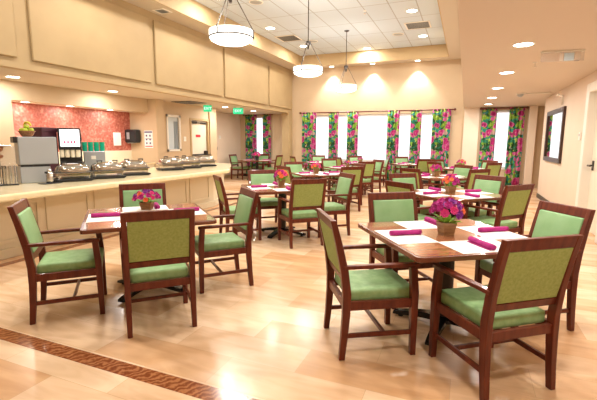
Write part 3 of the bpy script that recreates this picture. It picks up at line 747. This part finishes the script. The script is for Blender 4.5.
for k in range(8):
    a0, a1 = R(-50 + k * 14), R(-50 + (k + 1) * 14); r0 = 0.012 * math.sin(PI * (k + 0.6) / 9) + 0.005; r1 = 0.012 * math.sin(PI * (k + 1.6) / 9) + 0.005
    tube(bm, (0.09 * math.sin(a0), 0, 0.09 * math.cos(a0)), (0.09 * math.sin(a1), 0, 0.09 * math.cos(a1)), r0, 8, r1)
tag(obj('banana', bm, M['banana'], None, True, (-5.50, 3.68, 1.604)), 'yellow-green banana lying over the apples in the basket', 'banana')
tag(quick('storage_box', M['maroon'], None, lambda bm: (box(bm, -0.15, 0.15, -0.13, 0.13, 0, 0.72, 0.01), box(bm, -0.155, 0.155, -0.135, 0.135, 0.70, 0.775, 0.01)), loc=(-6.16, 4.36, 0.88)), 'tall dark maroon machine cabinet behind the grey machine', 'cabinet')
# coffee machine
t = thing('coffee_machine', 'black coffee machine with a lit white screen on the counter', 'coffee machine', (-5.88, 4.60, 0.88), R(50))
quick('body', M['black'], t, lambda bm: (box(bm, -0.16, 0.16, 0.0, 0.12, 0, 0.77, 0.01), box(bm, -0.16, 0.16, -0.12, 0.0, 0.43, 0.77, 0.01), box(bm, -0.16, 0.16, -0.12, 0.0, 0, 0.05, 0.005)))
s1 = quick('screen', M['screen'], t, lambda bm: box(bm, -0.13, 0.14, -0.130, -0.118, 0.48, 0.745, 0.004))
for k in range(4): quick('picture_mark', M['f_pink'], s1, lambda bm: box(bm, -0.08 + k * 0.045, -0.055 + k * 0.045, -0.1315, -0.130, 0.53, 0.57))
for k in range(4): quick('nozzle', M['bsplash'], t, lambda bm: lathe(bm, [(0.028, 0.31), (0.034, 0.33), (0.034, 0.42), (0.03, 0.43)], 14, (-0.12 + k * 0.075, -0.07, 0)))
quick('drip_grate', M['steel'], t, lambda bm: box(bm, -0.15, 0.15, -0.115, -0.01, 0.05, 0.058))
t = thing('coffee_grinder', 'small black machine with a green light between the screen and the green cups', 'machine', (-6.22, 4.98, 0.88), R(50))
quick('body', M['black'], t, lambda bm: (box(bm, -0.09, 0.09, -0.1, 0.1, 0, 0.10, 0.01), lathe(bm, [(0.06, 0.10), (0.08, 0.16), (0.08, 0.36), (0.05, 0.40)], 20)))
quick('head', M['dark'], t, lambda bm: box(bm, -0.07, 0.09, -0.08, 0.08, 0.55, 0.70, 0.015)); quick('post', M['black'], t, lambda bm: box(bm, -0.03, 0.03, 0.02, 0.08, 0.38, 0.56))
quick('light', M['greenpl'], t, lambda bm: box(bm, -0.02, 0.07, -0.085, -0.079, 0.58, 0.66))
t = thing('cup_dispenser', 'grey steel box on the counter holding green cup lids', 'dispenser', (-5.93, 5.08, 0.88), R(52))
quick('body', M['grey'], t, lambda bm: box(bm, -0.16, 0.17, -0.11, 0.11, 0, 0.395, 0.01)); quick('label_plate', M['white'], t, lambda bm: box(bm, -0.05, 0.02, -0.115, -0.109, 0.26, 0.32))
ct0 = None
k = 0
for lev_ in range(2):
    for cidx in range(4):
        if ct0 is None:
            bm = bmesh.new(); lathe(bm, [(0.036, 0), (0.042, 0.02), (0.040, 0.065), (0.0445, 0.068), (0.0445, 0.078), (0.0, 0.078)], 18); ct0 = obj('plastic_cup', bm, M['greenpl'], None); o = ct0
        else: o = ct0.copy(); C.objects.link(o)
        u = -0.135 + cidx * 0.09
        o.location = (-5.93 + u * math.cos(R(52)), 5.08 + u * math.sin(R(52)), 1.275 + lev_ * 0.078)
        tag(o, 'green plastic cup in the %s layer of the stack, %s from the screen' % (('lower', 'upper')[lev_], ('first', 'second', 'third', 'fourth')[cidx]), 'cup', 'green cups stacked on the grey box')
tag(quick('wall_notice', M['sign'], None, lambda bm: box(bm, -0.01, 0.01, -0.12, 0.12, 0, 0.34, 0.004), loc=(-8.485, 8.02, 1.33)), 'white notice panel on the red niche wall', 'notice')
# towel dispenser and sign on pier face (-Y face at y=8.5)
t = thing('towel_dispenser', 'black paper towel dispenser on the cream pier beside the red wall', 'dispenser', (-8.32, 8.5, 1.40))
quick('housing', M['black'], t, lambda bm: box(bm, -0.22, 0.20, -0.20, 0, 0, 0.36, 0.06, 3), smooth=False)
quick('window', M['grey'], t, lambda bm: box(bm, -0.12, -0.02, -0.205, -0.199, 0.10, 0.28, 0.002)); quick('paper_slot', M['sign'], t, lambda bm: box(bm, -0.14, 0.06, -0.16, -0.04, -0.008, 0.005))
t = thing('wall_sign', 'white instruction sign with purple symbols on the cream pier', 'sign', (-7.86, 8.5, 1.27))
quick('board', M['sign'], t, lambda bm: box(bm, -0.15, 0.13, -0.008, 0, 0, 0.46))
quick('printing', M['ink'], t, lambda bm: (box(bm, -0.14, 0.12, -0.010, -0.008, 0.40, 0.44), [box(bm, -0.10 + i * 0.12, -0.05 + i * 0.12, -0.010, -0.008, 0.10 + j * 0.10, 0.15 + j * 0.10) for i in range(2) for j in range(3)], box(bm, -0.12, 0.10, -0.010, -0.008, 0.235, 0.25)))
quick('footer', M['redink'], t, lambda bm: box(bm, -0.13, 0.12, -0.010, -0.008, 0.03, 0.055))
tag(quick('light_switch', M['white'], None, lambda bm: (box(bm, 0, 0.012, -0.06, 0.06, 0, 0.14, 0.003), box(bm, 0.012, 0.02, -0.02, 0.02, 0.05, 0.09)), loc=(XW, 9.98, 1.45)), 'white switch plate between the servery window and the door', 'switch')
tag(quick('light_switch', M['white'], None, lambda bm: (box(bm, 0, 0.012, -0.06, 0.06, 0, 0.12, 0.003), box(bm, 0.012, 0.02, -0.02, 0.02, 0.04, 0.08)), loc=(-8.8, 13.3, 1.55)), 'small white plate on the pale corridor wall', 'switch')
tag(quick('door_pull', M['dark'], None, lambda bm: box(bm, 0, 0.04, -0.03, 0.03, 0, 0.13, 0.008), loc=(-8.8, 13.05, 1.12)), 'small dark lock on the pale corridor wall', 'lock')

# ------------------------------------------------------------ right wall things
t = thing('wall_mirror', 'tall mirror in a dark wooden frame on the right wall', 'mirror', (XR, 10.78, 1.02))
def mf(bm):
    for a, b_ in ((-0.93, -0.83), (0.83, 0.93)): box(bm, -0.05, 0, a, b_, 0, 1.18, 0.006)
    box(bm, -0.05, 0, -0.83, 0.83, 0, 0.10, 0.006); box(bm, -0.05, 0, -0.83, 0.83, 1.08, 1.18, 0.006)
quick('frame', M['frame'], t, mf); quick('glass', M['mirror'], t, lambda bm: box(bm, -0.02, -0.005, -0.83, 0.83, 0.10, 1.08))
t = thing('thermostat', 'small grey and white thermostat beside the right door casing', 'thermostat', (XR, 8.52, 1.50))
quick('housing', M['white'], t, lambda bm: box(bm, -0.025, 0, -0.05, 0.05, 0, 0.14, 0.006)); quick('display', M['grey'], t, lambda bm: box(bm, -0.028, -0.025, -0.03, 0.03, 0.07, 0.11))
tag(quick('light_switch', M['white'], None, lambda bm: (box(bm, -0.012, 0, -0.05, 0.05, 0, 0.12, 0.003), box(bm, -0.02, -0.012, -0.015, 0.015, 0.04, 0.08)), loc=(XR, 12.2, 1.52)), 'white switch near the far corner of the right wall', 'switch')
t = thing('picture_light', 'small metal lamp bracket above the wall mirror', 'lamp', (XR, 10.2, 2.26))
quick('bracket', M['chrome'], t, lambda bm: (box(bm, -0.03, 0, -0.03, 0.03, 0, 0.20, 0.005), tube(bm, (-0.02, 0, 0.16), (-0.11, 0, 0.2), 0.01)))
quick('lamp_head', M['white'], t, lambda bm: tube(bm, (-0.12, -0.08, 0.2), (-0.12, 0.08, 0.2), 0.025, 10))

# ------------------------------------------------------------ ceiling fixtures
def light(name, kind, loc, energy, size=0.2, col=(1, 0.95, 0.88), rot=(0, 0, 0), spot=None, blend=0.6):
    l = bpy.data.lights.new(name, kind); l.energy = energy * 0.62; l.color = col
    if kind == 'AREA': l.shape = 'DISK'; l.size = size
    else: l.shadow_soft_size = size
    if spot: l.spot_size = R(spot); l.spot_blend = blend
    o = bpy.data.objects.new(name, l); C.objects.link(o); o.location = loc; o.rotation_euler = rot; return o
def downlight(x, y, z, label, r=0.11, energy=30, group=None, spot=None, col=(1, 0.95, 0.88)):
    t = thing('recessed_light', label, 'ceiling light', (x, y, z), 0, group)
    quick('trim_ring', M['white'], t, lambda bm: lathe(bm, [(r, 0), (r + 0.02, 0), (r + 0.02, -0.006), (r, -0.008), (r, 0)], 28))
    quick('lens', M['lens'], t, lambda bm: lathe(bm, [(r, -0.004), (r, -0.001)], 28))
    if spot: light('lamp', 'SPOT', (x, y, z - 0.03), energy, 0.05, col, (0, 0, 0), spot)
    else: light('lamp', 'AREA', (x, y, z - 0.02), energy, 2 * r, col)
    return t
ords = ['nearest', 'second', 'third', 'fourth', 'farthest']
for i, yy in enumerate([5.57, 7.65, 9.71, 11.69, 13.6]): downlight(0.56, yy, ZL, '%s recessed light in the low right-hand ceiling' % ords[i], 0.105, 34, 'recessed lights in the low right ceiling')
for yy in (1.4, 3.5): downlight(0.56, yy, ZL, 'recessed light in the low right-hand ceiling above the camera side', 0.105, 34, 'recessed lights overhead')
for i, (xx, yy) in enumerate([(-7.35, 4.75), (-7.35, 6.9), (-7.25, 11.3), (-7.15, 13.0)]): downlight(xx, yy, ZLL, ['recessed light at the left edge over the servery', 'recessed light over the middle of the servery', 'recessed light between the green signs', 'recessed light nearest the nook window'][i], 0.10, 26, 'recessed lights over the servery')
for i, yy in enumerate([5.5, 6.5, 7.6]): downlight(-8.22, yy, 2.22, '%s small light inside the red niche' % ['left', 'middle', 'right'][i], 0.08, 10, 'lights inside the red niche')
for i, xx in enumerate([-4.73, -3.22, -1.67]): downlight(xx, 14.60, ZS, '%s wall-washing light above the back windows' % ['left', 'middle', 'right'][i], 0.08, 260, 'wall washers above the back windows', spot=85)
for i, (xx, yy) in enumerate([(-1.39, 10.5), (-1.37, 13.0), (-5.25, 10.58), (-5.17, 12.9), (-3.29, 14.0)]):
    downlight(xx, yy, ZT, ['large recessed light at the top right of the tray ceiling', 'recessed light below the vent at the right of the tray ceiling', 'recessed light at the left of the tray ceiling', 'recessed light behind the middle pendant', 'recessed light at the back of the tray ceiling'][i], 0.12, 55, 'recessed lights in the tray ceiling')
for xx in (-1.39, -5.25):
    for yy in (3.0, 5.5, 8.0): downlight(xx, yy, ZT, 'recessed light in the near half of the tray ceiling', 0.12, 60, 'recessed lights in the near tray ceiling')

def vent(x, y, z, label, s=0.3, m='white'):
    t = thing('ceiling_vent', label, 'vent', (x, y, z), 0)
    quick('frame', M[m], t, lambda bm: (box(bm, -s, s, -s, -s + 0.04, -0.012, 0), box(bm, -s, s, s - 0.04, s, -0.012, 0), box(bm, -s, -s + 0.04, -s + 0.04, s - 0.04, -0.012, 0), box(bm, s - 0.04, s, -s + 0.04, s - 0.04, -0.012, 0)))
    quick('slats', M['grey'], t, lambda bm: [box(bm, -s + 0.04, s - 0.04, -s + 0.06 + k * (2 * s - 0.1) / 6, -s + 0.075 + k * (2 * s - 0.1) / 6, -0.01, -0.002) for k in range(7)])
    quick('duct', M['dark'], t, lambda bm: box(bm, -s + 0.04, s - 0.04, -s + 0.04, s - 0.04, -0.003, 0))
vent(-1.39, 11.80, ZT, 'square air vent at the right of the tray ceiling', 0.33)
vent(-5.22, 11.78, ZT, 'square air vent at the left of the tray ceiling', 0.33)
vent(-6.15, 7.22, ZS, 'air vent in the border above the left wall panels', 0.15)
vent(-7.35, 9.60, ZLL, 'wide air vent in the low ceiling before the servery door', 0.35, 'dark')
def speaker(x, y, label):
    t = thing('ceiling_speaker', label, 'speaker', (x, y, ZT), 0, 'round ceiling speakers')
    quick('rim', M['white'], t, lambda bm: lathe(bm, [(0.14, 0), (0.165, 0), (0.16, -0.01), (0.14, -0.01), (0.14, 0)], 28)); quick('grille', M['grey'], t, lambda bm: lathe(bm, [(0.14, -0.001), (0.14, -0.006), (0.0, -0.007)], 28))
speaker(-4.61, 8.57, 'round speaker beside the nearest pendant'); speaker(-2.03, 12.55, 'round speaker between the right vent and the farthest pendant'); speaker(-4.66, 12.4, 'round speaker beside the middle pendant rod')
def sprinkler(x, y, z, label, m='dark'):
    t = thing('sprinkler_head', label, 'sprinkler', (x, y, z), 0)
    quick('collar', M['white'], t, lambda bm: lathe(bm, [(0.035, 0), (0.03, -0.008)], 16)); quick('head', M[m], t, lambda bm: (tube(bm, (0, 0, -0.008), (0, 0, -0.06), 0.009), lathe(bm, [(0.03, -0.06), (0.03, -0.066)], 12)))
sprinkler(1.30, 6.52, ZL, 'dark sprinkler head hanging near the glass sign'); sprinkler(0.86, 6.85, ZL, 'small sprinkler head left of the glass sign', 'chrome'); sprinkler(-2.45, 10.1, ZT, 'sprinkler head in the tray ceiling', 'chrome')
t = thing('smoke_detector', 'white dome smoke detector on the far low right ceiling', 'smoke detector', (1.12, 10.9, ZL))
quick('base', M['white'], t, lambda bm: lathe(bm, [(0.10, 0), (0.10, -0.02), (0.085, -0.03)], 24)); quick('dome', M['grey'], t, lambda bm: lathe(bm, [(0.07, -0.03), (0.06, -0.06), (0.03, -0.085), (0.0, -0.09)], 20), smooth=True)
quick('linear_arm', M['white'], t, lambda bm: box(bm, 0.1, 0.62, -0.03, 0.03, -0.03, 0.0, 0.005))
# hanging glass exit sign at right
t = thing('glass_sign', 'clear hanging sign panel with a pale blue centre under the right ceiling', 'sign', (1.06, 6.12, ZL), R(8))
quick('canopy', M['white'], t, lambda bm: box(bm, -0.24, 0.24, -0.03, 0.03, -0.02, 0, 0.004))
quick('panel', mat('frosted_acrylic', (0.85, 0.82, 0.80), 0.1, trans=0.9, ior=1.1), t, lambda bm: box(bm, -0.24, 0.24, -0.004, 0.004, -0.13, -0.02))
quick('centre_mark', mat('pale_blue', (0.55, 0.68, 0.76), 0.3), t, lambda bm: box(bm, 0.02, 0.13, -0.007, -0.004, -0.125, -0.03)); quick('edge_mark', M['ceil'], t, lambda bm: (box(bm, 0.14, 0.20, -0.007, -0.004, -0.12, -0.02), box(bm, -0.03, 0.01, -0.007, -0.004, -0.125, -0.03)))
# green exit signs with letters
def text_mesh(name, s, size, parent, m, loc, rot):
    cu = bpy.data.curves.new(name, 'FONT'); cu.body = s; cu.size = size; cu.extrude = 0.001; cu.align_x = 'CENTER'; cu.align_y = 'CENTER'
    tmp = bpy.data.objects.new('tmp', cu); C.objects.link(tmp); dg = bpy.context.evaluated_depsgraph_get()
    me = bpy.data.meshes.new_from_object(tmp.evaluated_get(dg)); bpy.data.objects.remove(tmp)
    me.materials.clear(); me.materials.append(m); o = bpy.data.objects.new(name, me); C.objects.link(o); o.parent = parent; o.location = loc; o.rotation_euler = rot
def exit_sign(x, y, rz, label, w):  # hung on a short mount
    t = thing('exit_sign', label, 'exit sign', (x, y, ZLL), rz)
    quick('mount', M['white'], t, lambda bm: box(bm, -0.06, 0.06, -0.02, 0.02, -0.03, 0))
    quick('housing', M['exitg'], t, lambda bm: box(bm, -w, w, -0.015, 0.015, -0.22, -0.03, 0.004))
    text_mesh('lettering', 'EXIT', 0.11, t, M['exitw'], (0, -0.017, -0.125), (PI / 2, 0, 0))
exit_sign(-7.22, 10.3, R(45), 'green lit exit sign nearer the door closer', 0.12)
exit_sign(-6.85, 11.45, R(20), 'green lit exit sign hanging nearer the nook window', 0.16)

# pendants
def make_pendant():
    t = thing('pendant_lamp', 'x', 'pendant lamp'); r = 0.325
    # origin at canopy (z = ZT)
    zb = 3.01 - ZT
    quick('canopy', M['dark'], t, lambda bm: lathe(bm, [(0.075, 0), (0.075, -0.015), (0.02, -0.04)], 24))
    quick('rod', M['dark'], t, lambda bm: tube(bm, (0, 0, -0.03), (0, 0, zb + 0.55), 0.010, 10))
    quick('hub', M['dark'], t, lambda bm: lathe(bm, [(0.012, zb + 0.64), (0.06, zb + 0.62), (0.065, zb + 0.58), (0.03, zb + 0.54), (0.018, zb + 0.46), (0.0, zb + 0.45)], 20))
    quick('shade', M['lampglass'], t, lambda bm: lathe(bm, [(r, zb + 0.07), (r, zb - 0.03), (r * 0.93, zb - 0.07), (r * 0.72, zb - 0.105), (r * 0.4, zb - 0.125), (0, zb - 0.13), (0, zb - 0.122), (r * 0.4, zb - 0.117), (r * 0.7, zb - 0.098), (r * 0.91, zb - 0.065), (r * 0.975, zb - 0.03), (r * 0.975, zb + 0.07), (r, zb + 0.07)], 40), smooth=True)
    quick('lower_band', M['dark'], t, lambda bm: lathe(bm, [(r + 0.001, zb - 0.022), (r + 0.007, zb - 0.022), (r + 0.007, zb - 0.036), (r - 0.004, zb - 0.038), (r + 0.001, zb - 0.022)], 40))
    for k in range(3):
        a = 2 * PI * k / 3 + 0.45
        quick('hanger', M['dark'], t, lambda bm: (tube(bm, (0.045 * math.cos(a), 0.045 * math.sin(a), zb + 0.60), ((r + 0.006) * math.cos(a), (r + 0.006) * math.sin(a), zb + 0.075), 0.007),
                                                tube(bm, ((r + 0.008) * math.cos(a), (r + 0.008) * math.sin(a), zb + 0.085), ((r + 0.008) * math.cos(a), (r + 0.008) * math.sin(a), zb - 0.04), 0.009)))
    return t
p0 = make_pendant()
for i, yy in enumerate([5.40, 8.58, 11.62, 2.25]):
    o = p0 if i == 0 else copy_tree(p0)
    o.location = (-3.33, yy, ZT); o['group'] = 'bowl pendant lamps under the tray ceiling'
    o['label'] = ['nearest and largest glowing bowl pendant lamp, at the top left', 'middle glowing bowl pendant lamp', 'farthest and smallest glowing bowl pendant lamp', 'bowl pendant lamp overhead, out of view'][i]
    light('lamp', 'POINT', (-3.33, yy, 3.22), 34, 0.15, (1, 0.94, 0.85))
    light('lamp', 'AREA', (-3.33, yy, 2.86), 30, 0.5, (1, 0.94, 0.85))

# ------------------------------------------------------------ camera, world, view
f, vx, hy, H, cx0, cy0, roll = 400, 465.5, 141.8, 1.45, 298.5, 200, 0.0044
p = math.atan((cy0 - hy) / f); ya = math.atan((vx - cx0) * math.cos(p) / f)
fw = Vector((-math.sin(ya) * math.cos(p), math.cos(ya) * math.cos(p), -math.sin(p)))
r0 = Vector((math.cos(ya), math.sin(ya), 0)); u0 = r0.cross(fw)
rt = r0 * math.cos(roll) + u0 * math.sin(roll); up = rt.cross(fw)
cam = bpy.data.cameras.new('camera'); co = bpy.data.objects.new('camera', cam); C.objects.link(co)
mw = Matrix((rt, up, -fw)).transposed().to_4x4(); mw.translation = (0, 0, H); co.matrix_world = mw
cam.sensor_width = 36; cam.lens = 36 * f / 597; cam.clip_start = 0.05
S.camera = co
w = bpy.data.worlds.new('world'); S.world = w; w.use_nodes = True
bg = w.node_tree.nodes['Background']; bg.inputs[0].default_value = (0.95, 0.97, 1.0, 1); bg.inputs[1].default_value = 1.15
S.view_settings.view_transform = 'Standard'; S.view_settings.look = 'None'; S.view_settings.gamma = 1; S.view_settings.use_curve_mapping = False
S.view_settings.exposure = 0.52
